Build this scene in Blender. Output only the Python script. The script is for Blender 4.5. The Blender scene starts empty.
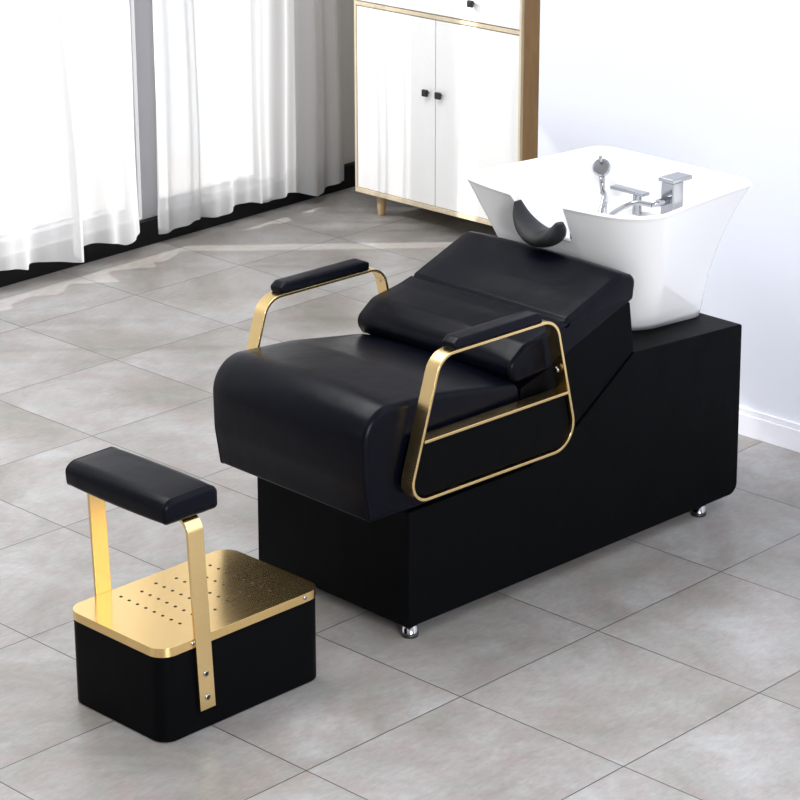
import bpy, bmesh, math, random
from mathutils import Vector, Matrix
random.seed(4)
SC = bpy.context.scene
COL = SC.collection
PI = math.pi

# ------------------------------------------------------------------ materials
def mat(name, col=(.8, .8, .8), rough=.5, metal=0., spec=.5, coat=0., sheen=0.):
    m = bpy.data.materials.new(name); m.use_nodes = True
    b = m.node_tree.nodes['Principled BSDF']
    b.inputs['Base Color'].default_value = (*col, 1)
    b.inputs['Roughness'].default_value = rough
    b.inputs['Metallic'].default_value = metal
    b.inputs['Specular IOR Level'].default_value = spec
    b.inputs['Coat Weight'].default_value = coat
    b.inputs['Sheen Weight'].default_value = sheen
    return m, m.node_tree.nodes, m.node_tree.links, b

def math_node(N, L, op, a, b=None, c=None):
    n = N.new('ShaderNodeMath'); n.operation = op
    for i, v in enumerate((a, b, c)):
        if v is None: continue
        if isinstance(v, (int, float)): n.inputs[i].default_value = v
        else: L.new(v, n.inputs[i])
    return n.outputs[0]

def mix_col(N, L, fac, a, b, blend='MIX'):
    n = N.new('ShaderNodeMix'); n.data_type = 'RGBA'; n.blend_type = blend
    for i, v in ((0, fac), (6, a), (7, b)):
        if isinstance(v, (int, float)): n.inputs[i].default_value = v
        elif isinstance(v, tuple): n.inputs[i].default_value = (*v, 1)
        else: L.new(v, n.inputs[i])
    return n.outputs[2]

def noise(N, L, vec, scale, detail=4, rough=.5, dist=0.):
    n = N.new('ShaderNodeTexNoise'); n.inputs['Scale'].default_value = scale
    n.inputs['Detail'].default_value = detail; n.inputs['Roughness'].default_value = rough
    n.inputs['Distortion'].default_value = dist
    L.new(vec, n.inputs['Vector']); return n.outputs['Fac']

def ramp(N, L, fac, stops):
    n = N.new('ShaderNodeValToRGB'); e = n.color_ramp.elements
    e[0].position, e[0].color = stops[0][0], (*stops[0][1], 1)
    e[1].position, e[1].color = stops[1][0], (*stops[1][1], 1)
    for p, c in stops[2:]:
        x = e.new(p); x.color = (*c, 1)
    L.new(fac, n.inputs[0]); return n.outputs[0]

def bump(N, L, b, h, strength, dist=.001):
    n = N.new('ShaderNodeBump'); n.inputs['Strength'].default_value = strength
    n.inputs['Distance'].default_value = dist
    L.new(h, n.inputs['Height']); L.new(n.outputs[0], b.inputs['Normal'])

def obj_coord(N, L, scale=None):
    t = N.new('ShaderNodeTexCoord')
    if scale is None: return t.outputs['Object']
    m = N.new('ShaderNodeMapping'); m.inputs['Scale'].default_value = scale
    L.new(t.outputs['Object'], m.inputs[0]); return m.outputs[0]

def leather_mat(name, col, rough, spec=.5):
    m, N, L, b = mat(name, col, rough, spec=spec)
    v = obj_coord(N, L)
    vo = N.new('ShaderNodeTexVoronoi'); vo.inputs['Scale'].default_value = 420
    L.new(v, vo.inputs['Vector'])
    w = noise(N, L, v, 7, 3)
    h = math_node(N, L, 'ADD', math_node(N, L, 'MULTIPLY', vo.outputs['Distance'], .08), math_node(N, L, 'MULTIPLY', w, 6.))
    bump(N, L, b, h, .35, .0015)
    L.new(math_node(N, L, 'ADD', math_node(N, L, 'MULTIPLY', w, .14), rough - .07), b.inputs['Roughness'])
    return m
LEATHER = leather_mat('black_leather', (.0014, .0019, .005), .32, .10)
LEATHER_SIDE = leather_mat('black_leatherette', (.0012, .0014, .002), .5, .05)

def gold_mat():
    m, N, L, b = mat('brushed_gold', (.85, .62, .30), .22, 1.)
    v = obj_coord(N, L, (4, 4, 240))
    n1 = noise(N, L, v, 3, 3)
    L.new(math_node(N, L, 'ADD', math_node(N, L, 'MULTIPLY', n1, .16), .14), b.inputs['Roughness'])
    L.new(mix_col(N, L, n1, (.80, .57, .25), (.90, .68, .34)), b.inputs['Base Color'])
    return m
GOLD = gold_mat()
def gold_plate_mat():
    m, N, L, b = mat('polished_gold_plate', (.88, .62, .27), .2, 1.)
    v = obj_coord(N, L, (3, 160, 3))
    n1 = noise(N, L, v, 3, 3)
    L.new(math_node(N, L, 'ADD', math_node(N, L, 'MULTIPLY', n1, .14), .12), b.inputs['Roughness'])
    return m
GOLD_PLATE = gold_plate_mat()
CHROME = mat('chrome', (.40, .41, .43), .12, 1.)[0]
DARK_CHROME = mat('shower_face_grey', (.16, .165, .17), .35, .3)[0]
BLACK_PLASTIC = mat('black_plastic', (.012, .012, .013), .4)[0]
HOLE = mat('hole_black', (.015, .008, .003), .7)[0]
def ceramic():
    m, N, L, b = mat('white_ceramic', (.88, .885, .895), .12, coat=.3)
    return m
CERAMIC = ceramic()
def foam():
    m, N, L, b = mat('black_gel_foam', (.010, .010, .012), .5, spec=.35)
    v = obj_coord(N, L)
    bump(N, L, b, noise(N, L, v, 330, 2), .8, .002)
    return m
FOAM = foam()

def wood(name, c1, c2, rough, sc=(2, 2, .35)):
    m, N, L, b = mat(name, c1, rough)
    v = obj_coord(N, L, sc)
    n1 = noise(N, L, v, 14, 6, .6, 1.2)
    L.new(ramp(N, L, n1, [(.3, c1), (.7, c2)]), b.inputs['Base Color'])
    return m
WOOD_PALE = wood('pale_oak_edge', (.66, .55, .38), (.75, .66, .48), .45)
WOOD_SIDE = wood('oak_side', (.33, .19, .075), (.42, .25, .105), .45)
WOOD_LEG = wood('oak_leg', (.60, .42, .22), (.70, .52, .30), .4)
WHITE_LACQUER = mat('white_lacquer', (.93, .93, .925), .45)[0]

def wall_mat():
    m, N, L, b = mat('painted_wall', (.74, .765, .86), .6)
    v = obj_coord(N, L)
    n1 = noise(N, L, v, 2.2, 3)
    L.new(mix_col(N, L, n1, (.75, .775, .87), (.785, .81, .895)), b.inputs['Base Color'])
    bump(N, L, b, noise(N, L, v, 180, 2), .1, .0005)
    return m
WALL = wall_mat()
def grey_wall():
    m, N, L, b = mat('grey_plaster', (.6, .6, .6), .7)
    v = obj_coord(N, L, (6, 6, .6))
    n1 = noise(N, L, v, 5, 4)
    L.new(mix_col(N, L, n1, (.55, .54, .545), (.66, .65, .65)), b.inputs['Base Color'])
    return m
GREY_WALL = grey_wall()
TRIM_WHITE = mat('white_baseboard', (.86, .86, .93), .35)[0]
TRIM_BLACK = mat('black_baseboard', (.004, .004, .005), .55, spec=.2)[0]
FRAME = mat('window_frame_grey', (.62, .62, .64), .4)[0]
POST = mat('grey_post', (.36, .36, .38), .45)[0]
OUT = mat('terrace_beige', (.78, .75, .72), .8)[0]

def mr2(N, L, x, a, b, c, d):
    n = N.new('ShaderNodeMapRange')
    for i, q in enumerate((a, b, c, d)): n.inputs[i + 1].default_value = q
    L.new(x, n.inputs[0]); return n.outputs[0]
def floor_mat():
    m, N, L, b = mat('concrete_tile', (.4, .4, .4), .35)
    v = obj_coord(N, L)
    s = N.new('ShaderNodeSeparateXYZ'); L.new(v, s.inputs[0])
    TX, TY = .5, .4915
    def axis(o, T):
        q = math_node(N, L, 'DIVIDE', o, T)
        fr = math_node(N, L, 'SUBTRACT', q, math_node(N, L, 'ROUND', q))
        d = math_node(N, L, 'MULTIPLY', math_node(N, L, 'ABSOLUTE', fr), T)
        return d, math_node(N, L, 'FLOOR', q)
    dx, ix = axis(s.outputs[0], TX); dy, iy = axis(s.outputs[1], TY)
    d = math_node(N, L, 'MINIMUM', dx, dy)
    g = N.new('ShaderNodeMapRange'); g.inputs[1].default_value = .0009; g.inputs[2].default_value = .0018
    L.new(d, g.inputs[0]); tile = g.outputs[0]          # 0 in the joint, 1 on the tile
    cv = N.new('ShaderNodeCombineXYZ'); L.new(ix, cv.inputs[0]); L.new(iy, cv.inputs[1])
    wn = N.new('ShaderNodeTexWhiteNoise'); L.new(cv.outputs[0], wn.inputs['Vector'])
    # shift the cloud pattern tile by tile
    off = N.new('ShaderNodeVectorMath'); off.operation = 'MULTIPLY_ADD'
    L.new(wn.outputs['Color'], off.inputs[0]); off.inputs[1].default_value = (1.4, 1.4, 0); L.new(v, off.inputs[2])
    big = noise(N, L, off.outputs[0], 2.6, 5, .6, .6)
    mid = noise(N, L, off.outputs[0], 9, 6, .65, .4)
    st = N.new('ShaderNodeMapping'); st.inputs['Scale'].default_value = (14, 34, 1); st.inputs['Rotation'].default_value = (0, 0, .3)
    L.new(off.outputs[0], st.inputs[0])
    fine = noise(N, L, st.outputs[0], 2.2, 6, .75, .6)
    c = ramp(N, L, big, [(.34, (.225, .215, .19)), (.66, (.385, .385, .385)), (.5, (.305, .298, .285))])
    c = mix_col(N, L, mr2(N, L, mid, .42, .72, 0, .7), c, (.30, .245, .235))
    c2 = ramp(N, L, fine, [(.3, (.76, .76, .76)), (.7, (1.12, 1.12, 1.12))])
    c = mix_col(N, L, .8, c, c2, 'MULTIPLY')
    tv = math_node(N, L, 'ADD', math_node(N, L, 'MULTIPLY', wn.outputs['Value'], .06), .97)
    c = mix_col(N, L, 1., c, tv, 'MULTIPLY')
    c = mix_col(N, L, tile, (.02, .018, .016), c)
    L.new(c, b.inputs['Base Color'])
    L.new(math_node(N, L, 'ADD', math_node(N, L, 'MULTIPLY', fine, .15), .28), b.inputs['Roughness'])
    bump(N, L, b, tile, .4, .0008)
    return m
FLOOR = floor_mat()

def sheer_mat(name, dens):
    m = bpy.data.materials.new(name); m.use_nodes = True
    N, L = m.node_tree.nodes, m.node_tree.links; N.clear()
    out = N.new('ShaderNodeOutputMaterial')
    tr = N.new('ShaderNodeBsdfTransparent'); tr.inputs[0].default_value = (1, 1, 1, 1)
    di = N.new('ShaderNodeBsdfDiffuse'); di.inputs[0].default_value = (.70, .70, .705, 1)
    tl = N.new('ShaderNodeBsdfTranslucent'); tl.inputs[0].default_value = (.70, .70, .705, 1)
    m1 = N.new('ShaderNodeMixShader'); m1.inputs[0].default_value = .5
    L.new(di.outputs[0], m1.inputs[1]); L.new(tl.outputs[0], m1.inputs[2])
    m2 = N.new('ShaderNodeMixShader')
    v = obj_coord(N, L, (120, 120, 1.2))
    n1 = noise(N, L, v, 1.5, 3)
    lw = N.new('ShaderNodeLayerWeight'); lw.inputs['Blend'].default_value = .5
    f2 = math_node(N, L, 'MULTIPLY', math_node(N, L, 'POWER', lw.outputs['Facing'], 2.), .42)
    L.new(math_node(N, L, 'ADD', f2, math_node(N, L, 'ADD', math_node(N, L, 'MULTIPLY', n1, .08), dens - .04)), m2.inputs[0])
    L.new(tr.outputs[0], m2.inputs[1]); L.new(m1.outputs[0], m2.inputs[2])
    L.new(m2.outputs[0], out.inputs[0])
    return m
SHEER = sheer_mat('white_sheer', .80)
SHEER_THIN = sheer_mat('white_sheer_thin', .72)
SHEER_HEM = sheer_mat('white_sheer_hem', .5)
def glass_mat():
    m = bpy.data.materials.new('window_glass'); m.use_nodes = True
    N, L = m.node_tree.nodes, m.node_tree.links; N.clear()
    out = N.new('ShaderNodeOutputMaterial')
    tr = N.new('ShaderNodeBsdfTransparent'); gl = N.new('ShaderNodeBsdfGlossy'); gl.inputs['Roughness'].default_value = .02
    mx = N.new('ShaderNodeMixShader'); mx.inputs[0].default_value = .06
    L.new(tr.outputs[0], mx.inputs[1]); L.new(gl.outputs[0], mx.inputs[2]); L.new(mx.outputs[0], out.inputs[0])
    return m
GLASS = glass_mat()

# ------------------------------------------------------------------ helpers
def link(name, bm, m, parent=None, smooth=True, bev=0., segs=3, ang=35, sub=0, loc=None):
    me = bpy.data.meshes.new(name)
    bmesh.ops.recalc_face_normals(bm, faces=bm.faces)
    bm.to_mesh(me); bm.free()
    me.materials.append(m)
    if smooth:
        for p in me.polygons: p.use_smooth = True
    o = bpy.data.objects.new(name, me); COL.objects.link(o)
    if parent: o.parent = parent
    if loc: o.location = loc
    if bev > 0:
        b = o.modifiers.new('bevel', 'BEVEL'); b.width = bev; b.segments = segs
        b.limit_method = 'ANGLE'; b.angle_limit = math.radians(ang); b.harden_normals = True
        b.use_clamp_overlap = True
    if sub:
        s = o.modifiers.new('sub', 'SUBSURF'); s.levels = sub; s.render_levels = sub
    return o

def empty(name, loc=(0, 0, 0), rz=0):
    o = bpy.data.objects.new(name, None); COL.objects.link(o)
    o.location = loc; o.rotation_euler = (0, 0, rz); o.empty_display_size = .1
    return o
def tag(o, label=None, cat=None, group=None, kind=None):
    if label: o['label'] = label
    if cat: o['category'] = cat
    if group: o['group'] = group
    if kind: o['kind'] = kind
    return o

def box(bm, x0, x1, y0, y1, z0, z1):
    vs = [bm.verts.new((x, y, z)) for x in (x0, x1) for y in (y0, y1) for z in (z0, z1)]
    for f in ((0, 1, 3, 2), (4, 6, 7, 5), (0, 4, 5, 1), (2, 3, 7, 6), (0, 2, 6, 4), (1, 5, 7, 3)):
        bm.faces.new([vs[i] for i in f])
    return bm
def B(*a):
    return box(bmesh.new(), *a)

def fillet(pts, n=7):
    """polygon corners (a, b, r) -> rounded outline"""
    out = []
    N = len(pts)
    for i in range(N):
        p0, p1, p2 = Vector(pts[i - 1][:2]), Vector(pts[i][:2]), Vector(pts[(i + 1) % N][:2])
        r = pts[i][2] if len(pts[i]) > 2 else 0
        if r <= 0: out.append(p1); continue
        a, b = (p0 - p1), (p2 - p1); la, lb = a.length, b.length; a.normalize(); b.normalize()
        c = max(-.9999, min(.9999, a.dot(b))); half = math.acos(c) / 2
        t = min(r / math.tan(half), la * .49, lb * .49); r2 = t * math.tan(half)
        cen = p1 + (a + b).normalized() * (r2 / math.sin(half))
        s, e = p1 + a * t, p1 + b * t
        a0 = math.atan2(s.y - cen.y, s.x - cen.x); a1 = math.atan2(e.y - cen.y, e.x - cen.x)
        d = (a1 - a0 + PI) % (2 * PI) - PI
        for k in range(n + 1):
            th = a0 + d * k / n; out.append(Vector((cen.x + r2 * math.cos(th), cen.y + r2 * math.sin(th))))
    return out

def area2(P):
    return sum(P[i - 1].x * P[i].y - P[i].x * P[i - 1].y for i in range(len(P)))
def offset(P, d):
    """move a closed outline inwards by d"""
    s = 1 if area2(P) > 0 else -1
    out = []
    N = len(P)
    for i in range(N):
        t = (P[(i + 1) % N] - P[i - 1])
        if t.length < 1e-9: out.append(P[i].copy()); continue
        t.normalize(); nrm = Vector((-t.y, t.x)) * s
        out.append(P[i] + nrm * d)
    return out

def resample(P, step):
    out = []
    N = len(P)
    for i in range(N):
        a, b = P[i], P[(i + 1) % N]; n = max(1, int((b - a).length / step))
        for k in range(n): out.append(a.lerp(b, k / n))
    return out

def cushion(P, v0, v1, r=.02, puff=0., nsec=10, nr=5, puff_fn=None):
    """closed outline P in (u, z) extruded along v with rounded ends and a little stuffing"""
    bm = bmesh.new()
    secs = []
    for k in range(nr + 1):
        th = PI / 2 * k / nr
        secs.append((v0 + r * (1 - math.sin(th)), r * (1 - math.cos(th))))
    secs = sorted([(v0 + r * (1 - math.cos(PI / 2 * k / nr)), r * (1 - math.sin(PI / 2 * k / nr))) for k in range(nr + 1)])
    mid = [(v0 + r + (v1 - v0 - 2 * r) * k / nsec, 0) for k in range(1, nsec)]
    end = [(v1 - (s[0] - v0), s[1]) for s in reversed(secs)]
    rings = []
    for v, ins in secs + mid + end:
        Q = offset(P, ins) if ins else P
        t = (v - v0) / (v1 - v0); w = puff * (math.sin(PI * t) ** .6 if 0 < t < 1 else 0)
        if w:
            if puff_fn:
                Qn = offset(Q, -w)
                Q = [q.lerp(qn, puff_fn(q)) for q, qn in zip(Q, Qn)]
            else: Q = offset(Q, -w)
        rings.append([bm.verts.new((q.x, v, q.y)) for q in Q])
    n = len(P)
    for a, b in zip(rings, rings[1:]):
        for i in range(n):
            bm.faces.new((a[i], a[(i + 1) % n], b[(i + 1) % n], b[i]))
    bm.faces.new(rings[0]); bm.faces.new(list(reversed(rings[-1])))
    return bm

def prism(P, v0, v1):
    bm = bmesh.new()
    a = [bm.verts.new((p.x, v0, p.y)) for p in P]; b = [bm.verts.new((p.x, v1, p.y)) for p in P]
    n = len(P)
    for i in range(n): bm.faces.new((a[i], a[(i + 1) % n], b[(i + 1) % n], b[i]))
    bm.faces.new(a); bm.faces.new(list(reversed(b)))
    return bm

def tube(bm, pts, rad, n=10, closed=False, caps=True):
    pts = [Vector(p) for p in pts]; N = len(pts)
    rs = rad if isinstance(rad, (list, tuple)) else [rad] * N
    rings = []; up = None
    for i, p in enumerate(pts):
        if closed: t = pts[(i + 1) % N] - pts[i - 1]
        else: t = pts[min(i + 1, N - 1)] - pts[max(i - 1, 0)]
        t.normalize()
        if up is None:
            up = t.orthogonal().normalized()
        up = (up - t * up.dot(t)).normalized(); sd = t.cross(up)
        rings.append([bm.verts.new(p + (up * math.cos(2 * PI * k / n) + sd * math.sin(2 * PI * k / n)) * rs[i]) for k in range(n)])
    pr = list(zip(rings, rings[1:])) + ([(rings[-1], rings[0])] if closed else [])
    for a, b in pr:
        for k in range(n): bm.faces.new((a[k], a[(k + 1) % n], b[(k + 1) % n], b[k]))
    if caps and not closed:
        bm.faces.new(rings[0]); bm.faces.new(list(reversed(rings[-1])))
    return bm

def lathe(bm, prof, cen=(0, 0, 0), axis=(0, 0, 1), n=28):
    """prof: (radius, height) list"""
    ax = Vector(axis).normalized(); u = ax.orthogonal().normalized(); w = ax.cross(u); c = Vector(cen)
    rings = [[bm.verts.new(c + ax * h + (u * math.cos(2 * PI * k / n) + w * math.sin(2 * PI * k / n)) * max(r, 1e-5)) for k in range(n)] for r, h in prof]
    for a, b in zip(rings, rings[1:]):
        for k in range(n): bm.faces.new((a[k], a[(k + 1) % n], b[(k + 1) % n], b[k]))
    bm.faces.new(rings[0]); bm.faces.new(list(reversed(rings[-1])))
    return bm

def smoothstep(a, b, x):
    t = max(0, min(1, (x - a) / (b - a))); return t * t * (3 - 2 * t)

# ------------------------------------------------------------------ the room
def struct(name, bm, m, parent=None, **k):
    k.setdefault('smooth', False)
    o = link(name, bm, m, parent, **k)
    if not parent: o['kind'] = 'structure'
    return o

YW = 2.95                        # inner face of the curtain wall
struct('floor', B(-7, .9, -7, 3.05, -.1, 0), FLOOR)
fl2 = struct('floor', B(.9, 1.9, .7, 3.05, -.1, 0), FLOOR)
fl2.name = 'floor.001'
WH = 6.0  # unseen upper wall stretched this high to keep sun from passing over
RZ = math.radians(2.2)           # the curtain wall runs a touch off the tile grid
PIV = Vector((1.0, YW, 0))
def on_wall(o):
    o.matrix_world = Matrix.Translation(PIV) @ Matrix.Rotation(RZ, 4, 'Z') @ Matrix.Translation(-PIV) @ o.matrix_world
    return o
W1 = (-3.2, .43); W2 = (.52, 1.11); ZB, ZT = .10, 2.6
bm = bmesh.new()
box(bm, -7, 1.9, YW, YW + .14, 0, ZB)
box(bm, -7, 1.9, YW, YW + .14, ZT, WH)
box(bm, -7, W1[0], YW, YW + .14, ZB, ZT)
box(bm, W2[1], 1.9, YW, YW + .14, ZB, ZT)
on_wall(struct('wall_left', bm, GREY_WALL))
on_wall(struct('trim_1', B(W1[1], W2[0], YW - .005, YW + .14, ZB, ZT), POST))
on_wall(struct('baseboard_left', B(-7, 1.66, YW - .03, YW, 0, .095), TRIM_BLACK, bev=.003))
for n, (a, b), mull in ((1, W1, (-.95, -2.1)), (2, W2, ())):
    bm = bmesh.new(); w = .035
    box(bm, a, b, YW + .05, YW + .09, ZB, ZB + w); box(bm, a, b, YW + .05, YW + .09, ZT - w, ZT)
    box(bm, a, a + w, YW + .05, YW + .09, ZB + w, ZT - w); box(bm, b - w, b, YW + .05, YW + .09, ZB + w, ZT - w)
    for x in mull: box(bm, x, x + .04, YW + .05, YW + .09, ZB + w, ZT - w)
    f = on_wall(struct('window_%d' % n, bm, FRAME))
    p = link('pane', B(a + w, b - w, YW + .066, YW + .070, ZB + w, ZT - w), GLASS, f, smooth=False)
# outside the windows
ter = struct('terrace', B(-7, 1.9, 3.35, 3.8, -.3, .02), OUT)

bm = B(.362, .9, -7, .912, 0, WH)
struct('wall_right', bm, WALL)
bm = bmesh.new(); box(bm, 1.69, 1.83, .912, 2.93, 0, WH); box(bm, .9, 1.83, .79, .912, 0, WH)
struct('wall_back', bm, GREY_WALL)
bm = bmesh.new()
box(bm, .350, .362, -7, .924, 0, .068); box(bm, .354, .362, -7, .924, .068, .086)
struct('baseboard_right', bm, TRIM_WHITE, bev=.002)

# ------------------------------------------------------------------ sheer curtains
def sheer(name, x0, x1, zt, yfn, hem, m, label, nx, hem_band=None):
    nz = 26
    def surf(lo, hi, dy=0):
        bm = bmesh.new(); g = []
        for i in range(nx + 1):
            x = x0 + (x1 - x0) * i / nx; row = []
            zl = hem(x) if lo is None else hem(x) + lo
            zh = zt if hi is None else hem(x) + hi
            for k in range(nz + 1):
                z = zl + (zh - zl) * (k / nz) ** 1.5
                row.append(bm.verts.new((x + .006 * math.sin(z * 5 + x * 9), yfn(x, z) + dy, z)))
            g.append(row)
        for i in range(nx):
            for k in range(nz):
                bm.faces.new((g[i][k], g[i + 1][k], g[i + 1][k + 1], g[i][k + 1]))
        return bm
    root = link(name, surf(None, None), m)
    if hem_band:
        link('hem', surf(.0, hem_band, .004), SHEER_HEM, root)
    on_wall(root)
    tag(root, label, 'curtain', 'sheer curtains')
    return root
def folds(x, seq):
    return sum(a * math.sin(x * f + p) for a, f, p in seq)
def y1(x, z):
    g = 1 - .25 * z / 2.6
    pk = .095 * math.exp(-((x + .03) / (.085 if x < -.03 else .035)) ** 2) + .035 * math.exp(-((x - .27) / (.09 if x < .27 else .03)) ** 2)
    pk += .07 * math.exp(-((x + .55) / .1) ** 2) + .06 * math.exp(-((x + 1.1) / .08) ** 2)
    return 2.845 + .045 * smoothstep(.28, .36, x) + g * folds(x, ((.020, 31, .4), (.008, 67, 1.), (.016, 13, 2.))) - pk * (1 - .5 * smoothstep(0, 2.4, z)) + .02 * z
def hem1(x):
    return .070 + .008 * math.sin(x * 17) + .018 * abs(math.sin(x * 14))
def y2(x, z):
    g = 1 - .25 * z / 2.6
    return 2.865 + .03 * smoothstep(.55, .46, x) + g * folds(x, ((.016, 38, .4), (.007, 83, 1.), (.012, 17, 2.)))
def hem2(x):
    return .055 + .012 * math.sin(x * 23) + .008 * math.sin(x * 9) - .02 * smoothstep(1.1, 1.45, x) + .008
sheer('sheer_curtain', -3.3, .36, 2.68, y1, hem1, SHEER, 'wide white sheer curtain at the far left, its folds hanging furthest forward', 420, None)
sheer('sheer_curtain', .462, 1.45, 2.68, y2, hem2, SHEER_THIN, 'white sheer curtain between the grey window post and the white cabinet', 220, .10)

# ------------------------------------------------------------------ the cabinet
CX, CY0, CY1 = 1.27, 1.785, 2.635       # front plane, right end, left end
cab = empty('storage_cabinet', ((CX + 1.66) / 2, (CY0 + CY1) / 2, 0))
tag(cab, 'white cabinet with pale wood edges and black knobs, standing on tapered wooden legs', 'cabinet')
def cl(x, y, z): return (x - cab.location.x, y - cab.location.y, z)
def cbox(x0, x1, y0, y1, z0, z1):
    a, b = cl(x0, y0, z0), cl(x1, y1, z1); return B(a[0], b[0], a[1], b[1], a[2], b[2])
CT = 1.06; t = .011
bm = cbox(CX, 1.66, CY0, CY0 + t, .115, CT - t)
link('side_panel', bm, WOOD_PALE, cab, smooth=False, bev=.0015)
link('side_panel', cbox(CX, 1.66, CY1 - t, CY1, .115, CT - t), WOOD_PALE, cab, smooth=False, bev=.0015)
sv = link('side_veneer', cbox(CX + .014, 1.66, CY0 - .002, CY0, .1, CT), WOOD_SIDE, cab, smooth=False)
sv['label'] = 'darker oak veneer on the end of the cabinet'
link('bottom_panel', cbox(CX, 1.66, CY0, CY1, .097, .115), WOOD_PALE, cab, smooth=False, bev=.0015)
link('top_panel', cbox(CX - .004, 1.66, CY0 - .004, CY1 + .004, CT - t, CT), WOOD_PALE, cab, smooth=False, bev=.0015)
link('rail', cbox(CX, 1.64, CY0 + t, CY1 - t, .830, .844), WOOD_PALE, cab, smooth=False, bev=.001)
link('back_panel', cbox(1.64, 1.66, CY0 + t, CY1 - t, .115, CT - t), WOOD_PALE, cab, smooth=False)
ym = (CY0 + CY1) / 2
def knob(y, z, par):
    bm = bmesh.new()
    c = cl(CX + .003, y, z)
    lathe(bm, [(.006, 0), (.006, .014)], c, (-1, 0, 0), 12)
    box(bm, c[0] - .026, c[0] - .012, c[1] - .013, c[1] + .013, c[2] - .013, c[2] + .013)
    k = link('knob', bm, BLACK_PLASTIC, par, bev=.004); k['label'] = 'black knob'; return k
for s in (0, 1):
    y0, y1_ = (CY0 + t + .002, ym - .002) if s == 0 else (ym + .002, CY1 - t - .002)
    d = link('door', cbox(CX + .003, CX + .019, y0, y1_, .117, .826), WHITE_LACQUER, cab, smooth=False, bev=.0012)
    knob(ym - .030 if s == 0 else ym + .036, .55, d)
d = link('drawer', cbox(CX + .003, CX + .019, CY0 + t + .002, CY1 - t - .002, .848, CT - t - .002), WHITE_LACQUER, cab, smooth=False, bev=.0012)
knob(2.02, .915, d); knob(2.40, .915, d)
for x, y in ((1.345, 2.565), (1.345, 1.86), (1.585, 2.565), (1.585, 1.86)):
    bm = bmesh.new(); lathe(bm, [(.013, 0), (.0145, .002), (.021, .097)], cl(x, y, 0), (0, 0, 1), 20)
    link('leg', bm, WOOD_LEG, cab)

# ------------------------------------------------------------------ the backwash chair
CH = Vector((-1.37009849, -.1991621, 0)); CRZ = math.atan2(-.072, 2.235)
chair = empty('shampoo_chair', CH, CRZ)
tag(chair, 'black salon backwash chair with gold armrests and boxy base on small metal feet', 'salon chair')
W = .56
P = fillet([(-.002, .036, .004), (1.273, .036, .03), (1.262, .531, .008), (.817, .556, .004), (.600, .405, .03), (.425, .344, .02), (.0, .342, .004)])
base = link('base', prism(P, 0, W), LEATHER_SIDE, chair, bev=.008, segs=3, ang=40)
for u, v in ((.028, .026), (1.14, .026), (.10, W - .10), (1.14, W - .06)):
    if 1:
        bm = bmesh.new(); lathe(bm, [(.021, .010), (.019, .012), (.019, .037)], (u, v, 0), n=24)
        f = link('foot', bm, CHROME, chair); f['label'] = 'round chrome foot'
        bm = bmesh.new(); lathe(bm, [(.021, 0), (.0215, .002), (.0215, .010), (.019, .0105)], (u, v, 0), n=24)
        link('foot_pad', bm, BLACK_PLASTIC, f)
# seat with its waterfall front
SP = fillet([(-.126, .350, .012), (-.142, .45, .2), (-.143, .636, .095), (.12, .618, .3), (.385, .576, .03), (.385, .346, .01), (.0, .345, .01)], 12)
SP = resample(SP, .02)
def seat_w(q): return smoothstep(.38, .56, q.y)
seat = link('seat', cushion(SP, 0, W, .014, .016, 14, 5, seat_w), LEATHER, chair)
for v in (.012, W - .012):
    link('piping', tube(bmesh.new(), [(q.x, v, q.y) for q in offset(SP, .0015)], .0032, 6, closed=True), LEATHER, seat)
# backrest: padded upper and plain wedge below it
BP = fillet([(.372, .578, .03), (.340, .625, .04), (.405, .672, .05), (.50, .688, .2), (.545, .700, .012), (.553, .696, .003), (.561, .706, .012),
             (.64, .736, .3), (.757, .781, .03), (.816, .762, .025), (.808, .702, .012), (.50, .588, .02)], 9)
BP = resample(BP, .02)
def back_w(q):
    return .25 + .75 * smoothstep(.02, .09, abs(q.x - .553)) if q.y > .64 else .4
bk = link('backrest', cushion(BP, 0, W, .013, .007, 14, 5, back_w), LEATHER, chair)
for v in (.011, W - .011):
    link('piping', tube(bmesh.new(), [(q.x, v, q.y) for q in offset(BP, .0015)], .003, 6, closed=True), LEATHER, bk)
WP = fillet([(.392, .352, .004), (.425, .352, .02), (.602, .413, .03), (.818, .560, .006), (.797, .702, .01), (.50, .592, .02), (.392, .56, .01)])
wd = link('backrest_wedge', prism(WP, .004, W - .004), LEATHER_SIDE, chair, bev=.006, segs=3, ang=40)
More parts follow.
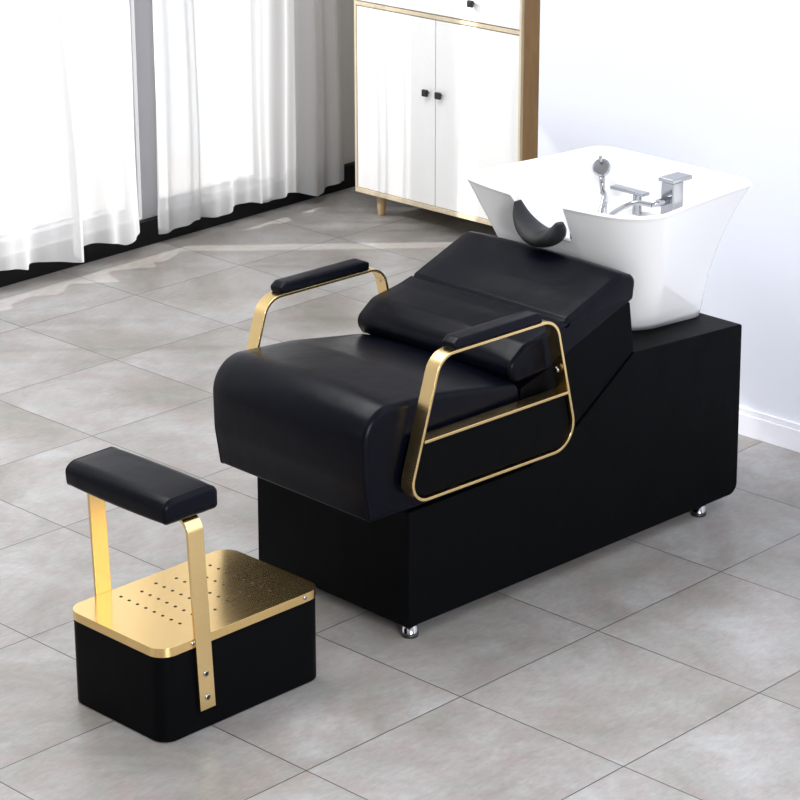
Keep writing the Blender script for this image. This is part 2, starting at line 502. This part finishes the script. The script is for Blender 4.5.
# armrests
def arm(v0, v1, side):
    o = fillet([(-.060, .387, .052), (.052, .744, .062), (.458, .744, .062), (.548, .384, .07)], 10)
    i = offset(o, .0075)
    bm = bmesh.new(); n = len(o)
    R = [[bm.verts.new((p.x, v, p.y)) for p in q] for q, v in ((o, v0), (o, v1), (i, v1), (i, v0))]
    for a in range(4):
        b = (a + 1) % 4
        for k in range(n): bm.faces.new((R[a][k], R[a][(k + 1) % n], R[b][(k + 1) % n], R[b][k]))
    # cross bar
    box(bm, .0, .5035, v0, v1, .534, .5415)
    fr = link('armrest', bm, GOLD, chair, bev=.0012, segs=2, ang=50)
    fr['label'] = 'gold armrest frame on the %s side' % side
    pp = fillet([(.098, .7445, .003), (.094, .760, .008), (.112, .7725, .02), (.385, .7725, .02), (.404, .7655, .008), (.402, .7445, .003)], 5)
    pd = link('arm_pad', cushion(pp, v0 - .003, v1 + .003, .006, 0, 3, 3), LEATHER, fr)
    pd['label'] = 'black padded armrest top'
    # upholstered side panel below the cross bar
    q = fillet([(-.046, .396, .046), (-.0005, .533, .004), (.499, .533, .004), (.535, .394, .06)], 8)
    a, b = (v0 + .010, -.0005) if v0 < .2 else (W + .0005, v1 - .010)
    sp = link('arm_side_panel', prism(q, a, b), LEATHER_SIDE, fr, bev=.003)
    sp['label'] = 'black upholstered panel filling the lower armrest frame'
    for u, z in ((.478, .70), (.492, .60)):  # invented studs standing in for a ring-shaped reflection on the frame
        bm = bmesh.new(); lathe(bm, [(.008, 0), (.0085, .003), (.005, .005), (0, .005)], (u - .012, (v0 + v1) / 2, z), (-1, 0, -.25), 14)
        link('glint_stud', bm, CHROME, fr)
arm(-.055, -.015, 'near'); arm(W + .002, W + .042, 'far')

# ------------------------------------------------------------------ the basin
basin = empty('shampoo_basin', CH + Matrix.Rotation(CRZ, 3, 'Z') @ Vector((1.07, .28, .54)), CRZ)
tag(basin, 'flared white shampoo basin with chrome tap, set on the black chair base', 'basin')
OFF = Vector((1.07, .28, .54))
def bowl_mesh():
    bm = bmesh.new()
    z0, z1 = .546, .922
    def outline(rho, n=360):
        P = fillet([(-1, -1, min(.8, rho * 1.9)), (1, -1, rho), (1, 1, rho), (-1, 1, rho)], 14)
        L = [(P[(i + 1) % len(P)] - P[i]).length for i in range(len(P))]; T = sum(L); out = []; i = 0; acc = 0
        for k in range(n):
            s = T * k / n
            while acc + L[i] < s: acc += L[i]; i += 1
            out.append(P[i].lerp(P[(i + 1) % len(P)], (s - acc) / L[i]))
        return out
    def lerp_tab(tab, s):
        for (a, va), (b, vb) in zip(tab, tab[1:]):
            if s <= b: 
                q = (s - a) / (b - a); return va + (vb - va) * q
        return tab[-1][1]
    uf = lambda s: .90 - .115 * s ** 1.3
    ub = lambda s: 1.268 + .037 * s ** 2.2
    hb = lambda s: .162 + .123 * s ** 1.9
    hf = lambda s: .168 + .174 * s ** .6
    def rim_z(v, a):
        if a > -.6: return z1
        w = smoothstep(.190, .206, v) * (1 - smoothstep(.358, .380, v))
        lip = 0
        return z1 - .108 * w * smoothstep(-.6, -.9, a) - lip * smoothstep(-.6, -.95, a)
    def pos(p, s, k=1.):
        """s height 0..1 on the outer skin, k shrink towards the middle"""
        a, b = p.x, p.y
        f, r = uf(s), ub(s)
        u = f + (r - f) * (a + 1) / 2
        hv = hf(s) + (hb(s) - hf(s)) * (a + 1) / 2
        v = .28 + b * hv
        u -= .052 * (1 - b * b) * s ** 2 * (1 - a) / 2
        # long sides pull in slightly between the corners
        v -= .010 * b * (1 - a * a) * s ** 2
        c = Vector((1.03, .28))
        u = c.x + (u - c.x) * k; v = c.y + (v - c.y) * k
        return u, v
    rings = []
    S = [0, .06, .15, .25, .35, .45, .52, .58, .62, .65, .68, .72, .76, .8, .84, .88, .92, .96, .985, 1.0]
    zb_ = lambda u: .5575 - .0562 * (u - .817)
    def eff(p, s):
        ur, vr = pos(p, 1.); zr = rim_z(vr, p.x); zb = zb_(ur)
        z = zb + (zr - zb) * s
        return (z - zb) / (z1 - zb), zr
    for s in S:
        P = outline(.4 - .2 * s ** .5); row = []
        for p in P:
            se, zr = eff(p, s); u, v = pos(p, se)
            zb = .5575 - .0562 * (u - .817); zz = zb + (zr - zb) * s
            row.append((u, v, zz - (.003 if s == 1. else 0)))
        rings.append(row)
    P = outline(.2)
    def ring(k, fn, rho=.2):
        Q = outline(rho); row = []
        for p in Q:
            se, zr = eff(p, 1.); u, v = pos(p, se, k)
            row.append((u, v, fn(u, v, zr)))
        rings.append(row)
    ring(.992, lambda u, v, zr: zr + .001)
    ring(.978, lambda u, v, zr: zr + .003)
    ring(.962, lambda u, v, zr: zr + .001)
    ring(.952, lambda u, v, zr: zr - .006)
    def deck(u): return .81 * smoothstep(1.11, 1.15, u)
    for si, k in ((.97, .945), (.93, .935), (.86, .93), (.77, .925), (.67, .915), (.57, .90), (.49, .875), (.43, .83), (.39, .76), (.36, .66), (.345, .5), (.335, .3), (.33, .12)):
        Q = outline(min(.7, .22 + (1 - si) * .6)); row = []
        for p in Q:
            se, zr = eff(p, si); u, v = pos(p, se, k)
            zb = .5575 - .0562 * (u - .817)
            row.append((u, v, max(zb + (zr - zb) * si, min(deck(u), zr - .01))))
        rings.append(row)
    R = [[bm.verts.new(Vector(p) - OFF) for p in row] for row in rings]
    n = len(R[0])
    for a, b in zip(R, R[1:]):
        for i in range(n): bm.faces.new((a[i], a[(i + 1) % n], b[(i + 1) % n], b[i]))
    bm.faces.new(R[0]); bm.faces.new(list(reversed(R[-1])))
    return bm
link('bowl', bowl_mesh(), CERAMIC, basin)
def bpt(u, v, z): return Vector((u, v, z)) - OFF
# neck rest straddling the notch
bm = bmesh.new()
ctr = [(.362, .905), (.350, .872), (.328, .845), (.300, .828), (.268, .822), (.238, .832), (.222, .850), (.214, .872)]
rad = [(.010, .006), (.024, .013), (.034, .019), (.040, .022), (.042, .024), (.040, .024), (.030, .015), (.014, .006)]
def crom(T, m=4):
    out = []
    for i in range(len(T) - 1):
        p0, p1, p2, p3 = T[max(i - 1, 0)], T[i], T[i + 1], T[min(i + 2, len(T) - 1)]
        for k in range(m):
            t_ = k / m
            out.append(tuple(.5 * (2 * b + (c - a) * t_ + (2 * a - 5 * b + 4 * c - d) * t_ ** 2 + (3 * b - a - 3 * c + d) * t_ ** 3) for a, b, c, d in zip(p0, p1, p2, p3)))
    out.append(T[-1]); return out
cc, rr = crom(ctr), crom(rad); rings = []
for i, ((v, z), (ru, rt)) in enumerate(zip(cc, rr)):
    a = Vector(cc[min(i + 1, len(cc) - 1)]) - Vector(cc[max(i - 1, 0)]); a.normalize(); nrm = Vector((-a.y, a.x))
    row = []
    for k in range(20):
        th = 2 * PI * k / 20; cu, sn = math.cos(th), math.sin(th)
        row.append(bm.verts.new(bpt(.764 + 1.2 * ru * cu, v + .012 + nrm.x * rt * sn, z + nrm.y * rt * sn - .005)))
    rings.append(row)
for a, b in zip(rings, rings[1:]):
    for k in range(20): bm.faces.new((a[k], a[(k + 1) % 20], b[(k + 1) % 20], b[k]))
bm.faces.new(rings[0]); bm.faces.new(list(reversed(rings[-1])))
nr = link('neck_rest', bm, FOAM, basin); nr['label'] = 'curved black gel neck rest'
# tap
tp = bpt(1.160, .178, .836)
bm = bmesh.new(); box(bm, tp.x - .022, tp.x + .022, tp.y - .022, tp.y + .022, tp.z - .028, tp.z + .080)
tap = link('tap', bm, CHROME, basin, bev=.004); tap['label'] = 'square chrome mixer tap'
bm = bmesh.new(); box(bm, tp.x - .030, tp.x + .052, tp.y - .026, tp.y + .026, tp.z + .080, tp.z + .092)
h = link('tap_handle', bm, CHROME, tap, bev=.003)
bm = bmesh.new(); tube(bm, [tp + Vector((-.015, 0, .03)), tp + Vector((-.05, .0, .03)), tp + Vector((-.08, .004, .028))], [.011, .011, .008], 14)
link('hose_connector', bm, CHROME, tap)
# flat spout on its own stem
bm = bmesh.new()
s0 = bpt(1.137, .31, .868)
box(bm, s0.x - .014, s0.x + .014, s0.y - .062, s0.y + .058, s0.z - .004, s0.z + .005)
lathe(bm, [(.013, -.060), (.013, -.004)], (s0.x, s0.y - .03, s0.z), n=16)
sp = link('spout', bm, CHROME, basin, bev=.002); sp['label'] = 'flat chrome spout'
# hand shower on the inner wall
hc = bpt(1.205, .470, .890)
ax = Vector((-.78, -.45, .42)).normalized()
bm = bmesh.new(); lathe(bm, [(.012, -.022), (.020, -.012), (.0255, .0), (.0255, .004), (.021, .006), (.021, .0065)], hc, ax, 24)
tube(bm, [hc + Vector((0, 0, -.015)), hc + Vector((-.006, -.008, -.045)), hc + Vector((-.010, -.014, -.066))], [.010, .0075, .0065], 12)
hs = link('hand_shower', bm, CHROME, basin); hs['label'] = 'round chrome hand shower on the inner wall'
bm = bmesh.new(); lathe(bm, [(.0205, .006), (.0205, .0078), (.018, .0085), (0, .0085)], hc, ax, 24)
link('spray_face', bm, DARK_CHROME, hs)
bm = bmesh.new()
lathe(bm, [(.013, -.045), (.013, -.018)], hc, ax, 16)
tube(bm, [hc + Vector((0, 0, .010)), hc + Vector((-.008, 0, .034))], .005, 8)
link('shower_holder', bm, CHROME, basin)
hp = crom([tuple(hc + Vector((-.010, -.014, -.066))), tuple(bpt(1.160, .42, .825)), tuple(bpt(1.10, .385, .765)), tuple(bpt(1.05, .33, .79)), tuple(bpt(1.045, .275, .835)),
           tuple(bpt(1.056, .222, .866)), tuple(tp + Vector((-.08, .004, .028)))], 14)
bm = bmesh.new()
rads = [.0076 if i % 2 else .0062 for i in range(len(hp))]
tube(bm, hp, rads, 10)
link('hose', bm, CHROME, hs)

# ------------------------------------------------------------------ the footrest
FX, FY = -1.897, -.017
FR = empty('footrest', (FX, FY, 0), math.radians(-.5))
tag(FR, 'small black box footrest with perforated gold top and raised leg cushion', 'footrest')
HX, HY = .249, .170
def rrect(hx, hy, r, n=8):
    return fillet([(-hx, -hy, r), (hx, -hy, r), (hx, hy, r), (-hx, hy, r)], n)
def slab(P, z0, z1):
    bm = bmesh.new(); a = [bm.verts.new((p.x, p.y, z0)) for p in P]; b = [bm.verts.new((p.x, p.y, z1)) for p in P]; n = len(P)
    for i in range(n): bm.faces.new((a[i], a[(i + 1) % n], b[(i + 1) % n], b[i]))
    bm.faces.new(a); bm.faces.new(list(reversed(b))); return bm
link('body', slab(rrect(HX - .002, HY - .002, .040), 0.001, .216), LEATHER_SIDE, FR, bev=.005, ang=60)
pl = link('gold_plate', slab(rrect(HX, HY, .044), .214, .236), GOLD_PLATE, FR, bev=.0022, ang=60)
pl['label'] = 'gold plate perforated with rows of small holes'
bm = bmesh.new(); bm.from_mesh(pl.data); nf = len(bm.faces)
for i in range(6):
    for k in range(8):
        hx = -.120 + i * .053; hy = .125 - k * .030 - (.012 if i % 2 else 0)
        lathe(bm, [(.0042, 0), (.0042, .0006), (.0030, .0008)], (hx, hy, .2360), n=10)
bm.faces.ensure_lookup_table()
for f in bm.faces[nf:]: f.material_index = 1
bm.to_mesh(pl.data); bm.free(); pl.data.materials.append(HOLE)
def fbar(side):
    """flat gold bar up the side of the box, curling in under the cushion"""
    y = side * (HY + .0045); xb, xt = (-.122, -.145) if side < 0 else (-.127, -.142); wv = .0225
    top = .528; yi = side * (HY - .055); r = .035
    path = [(y, .055), (y, .30), (y, top - r)]
    for k in range(1, 9):
        th = PI / 2 * k / 8; path.append((y - side * r * (1 - math.cos(th)), top - r + r * math.sin(th)))
    path.append((yi, top))
    bm = bmesh.new(); rings = []
    for i, (yy, zz) in enumerate(path):
        a = Vector(path[min(i + 1, len(path) - 1)]) - Vector(path[max(i - 1, 0)]); a.normalize(); nv = Vector((-a.y, a.x)) * .004
        xc = xb + (xt - xb) * min(1, (zz - .045) / (top - .045))
        rings.append([bm.verts.new(q) for q in ((xc - wv, yy + nv.x, zz + nv.y), (xc + wv, yy + nv.x, zz + nv.y), (xc + wv, yy - nv.x, zz - nv.y), (xc - wv, yy - nv.x, zz - nv.y))])
    for a, b in zip(rings, rings[1:]):
        for k in range(4): bm.faces.new((a[k], a[(k + 1) % 4], b[(k + 1) % 4], b[k]))
    bm.faces.new(rings[0]); bm.faces.new(list(reversed(rings[-1])))
    o = link('support_bar', bm, GOLD, FR, bev=.001, segs=2, ang=50)
    for z in (.085, .145):
        xc = xb + (xt - xb) * (z - .045) / (top - .045)
        bm = bmesh.new(); lathe(bm, [(.0075, 0), (.0072, .002), (.004, .0025)], (xc, y + side * .0038, z), (0, side, 0), 16)
        s = link('screw', bm, CHROME, o)
        bm = bmesh.new(); lathe(bm, [(.0050, 0), (.0050, .0012), (0, .0012)], (xc, y + side * .0055, z), (0, side, 0), 12)
        # dark socket of the screw is part of the same screw head
        me = bpy.data.meshes.new('tmp'); bm.to_mesh(me); bm.free()
        b2 = bmesh.new(); b2.from_mesh(s.data); nf = len(b2.faces); b2.from_mesh(me); b2.faces.ensure_lookup_table()
        for f in b2.faces[nf:]: f.material_index = 1
        b2.to_mesh(s.data); b2.free(); s.data.materials.append(HOLE)
fbar(-1); fbar(1)
for x in (-.155, .19):
    bm = bmesh.new(); lathe(bm, [(.0055, 0), (.005, .0015), (0, .0015)], (x, -HY, .2265), (0, -1, 0), 12)
    link('screw', bm, CHROME, FR)
# cushion: outline across x-z, running in y
cp = fillet([(-.226, .533, .012), (-.230, .576, .022), (-.209, .589, .03), (-.096, .591, .025), (-.072, .579, .02), (-.072, .533, .010)], 7)
cp = resample(cp, .012)
cu = link('leg_cushion', cushion(cp, -.178, .176, .012, .004, 8, 5), LEATHER, FR)
cu['label'] = 'black padded leg cushion'
for v in (-.168, .166):
    link('piping', tube(bmesh.new(), [(q.x, v, q.y) for q in offset(cp, .001)], .0028, 6, closed=True), LEATHER, cu)

# ------------------------------------------------------------------ light
w = bpy.data.worlds.new('world'); SC.world = w; w.use_nodes = True
N, L = w.node_tree.nodes, w.node_tree.links; N.clear()
out = N.new('ShaderNodeOutputWorld'); bg = N.new('ShaderNodeBackground')
tc = N.new('ShaderNodeTexCoord'); sp_ = N.new('ShaderNodeSeparateXYZ'); L.new(tc.outputs['Generated'], sp_.inputs[0])
def mr(x, a, b, c, d):
    n = N.new('ShaderNodeMapRange'); n.interpolation_type = 'SMOOTHSTEP'
    for i, q in enumerate((a, b, c, d)): n.inputs[i + 1].default_value = q
    L.new(x, n.inputs[0]); return n.outputs[0]
south = mr(sp_.outputs[1], -.1, .45, .0, 1.75)     # bright sky behind the windows
top = mr(sp_.outputs[2], .15, .9, .24, 1.0)
st = math_node(N, L, 'MAXIMUM', south, top)
L.new(st, bg.inputs[1]); bg.inputs[0].default_value = (.97, .985, 1.0, 1)
L.new(bg.outputs[0], out.inputs[0])

def sun(name, d, e, ang, col=(1, 1, 1)):
    l = bpy.data.lights.new(name, 'SUN'); l.energy = e; l.angle = math.radians(ang); l.color = col
    o = bpy.data.objects.new(name, l); COL.objects.link(o)
    o.rotation_euler = Vector(d).to_track_quat('-Z', 'Y').to_euler(); return o
sun('sun', (.62, -.60, -.52), 5.5, .5, (1, .98, .95))
def area(name, loc, tgt, sx, sy, e, col=(1, 1, 1)):
    l = bpy.data.lights.new(name, 'AREA'); l.shape = 'RECTANGLE'; l.size = sx; l.size_y = sy; l.energy = e; l.color = col
    o = bpy.data.objects.new(name, l); COL.objects.link(o); o.location = loc
    o.rotation_euler = (Vector(tgt) - Vector(loc)).to_track_quat('-Z', 'Y').to_euler(); return o
area('overhead_fill', (-1.5, 1.4, 3.4), (-1.5, 1.0, 0), 2.6, 1.2, 85)  # added unseen fill overhead, brightens the left floor and seat top
area('camera_side_fill', (-3.3, -4.4, 1.9), (-.2, .1, .8), 2.0, 1.6, 165, (.96, .98, 1))  # added fill on the camera side to whiten the bowl

# ------------------------------------------------------------------ camera
F = 2489.709; a_, b_, c_ = -0.8000337, 1.2232659, -0.0019392
R = Matrix.Rotation(a_, 3, 'Z') @ Matrix.Rotation(b_, 3, 'X') @ Matrix.Rotation(c_, 3, 'Z')
cam = bpy.data.cameras.new('camera'); co = bpy.data.objects.new('camera', cam); COL.objects.link(co)
cam.sensor_width = 36; cam.lens = F / 800 * 36; cam.clip_end = 100
co.matrix_world = Matrix.Translation((-5.35836473, -4.04316864, 2.63770449)) @ R.to_4x4()
SC.camera = co
SC.view_settings.view_transform = 'Standard'; SC.view_settings.look = 'None'
SC.view_settings.gamma = 1; SC.view_settings.exposure = .13
SC.view_settings.use_curve_mapping = False
SC.cycles.use_denoising = True
SC.cycles.max_bounces = 10; SC.cycles.transparent_max_bounces = 16
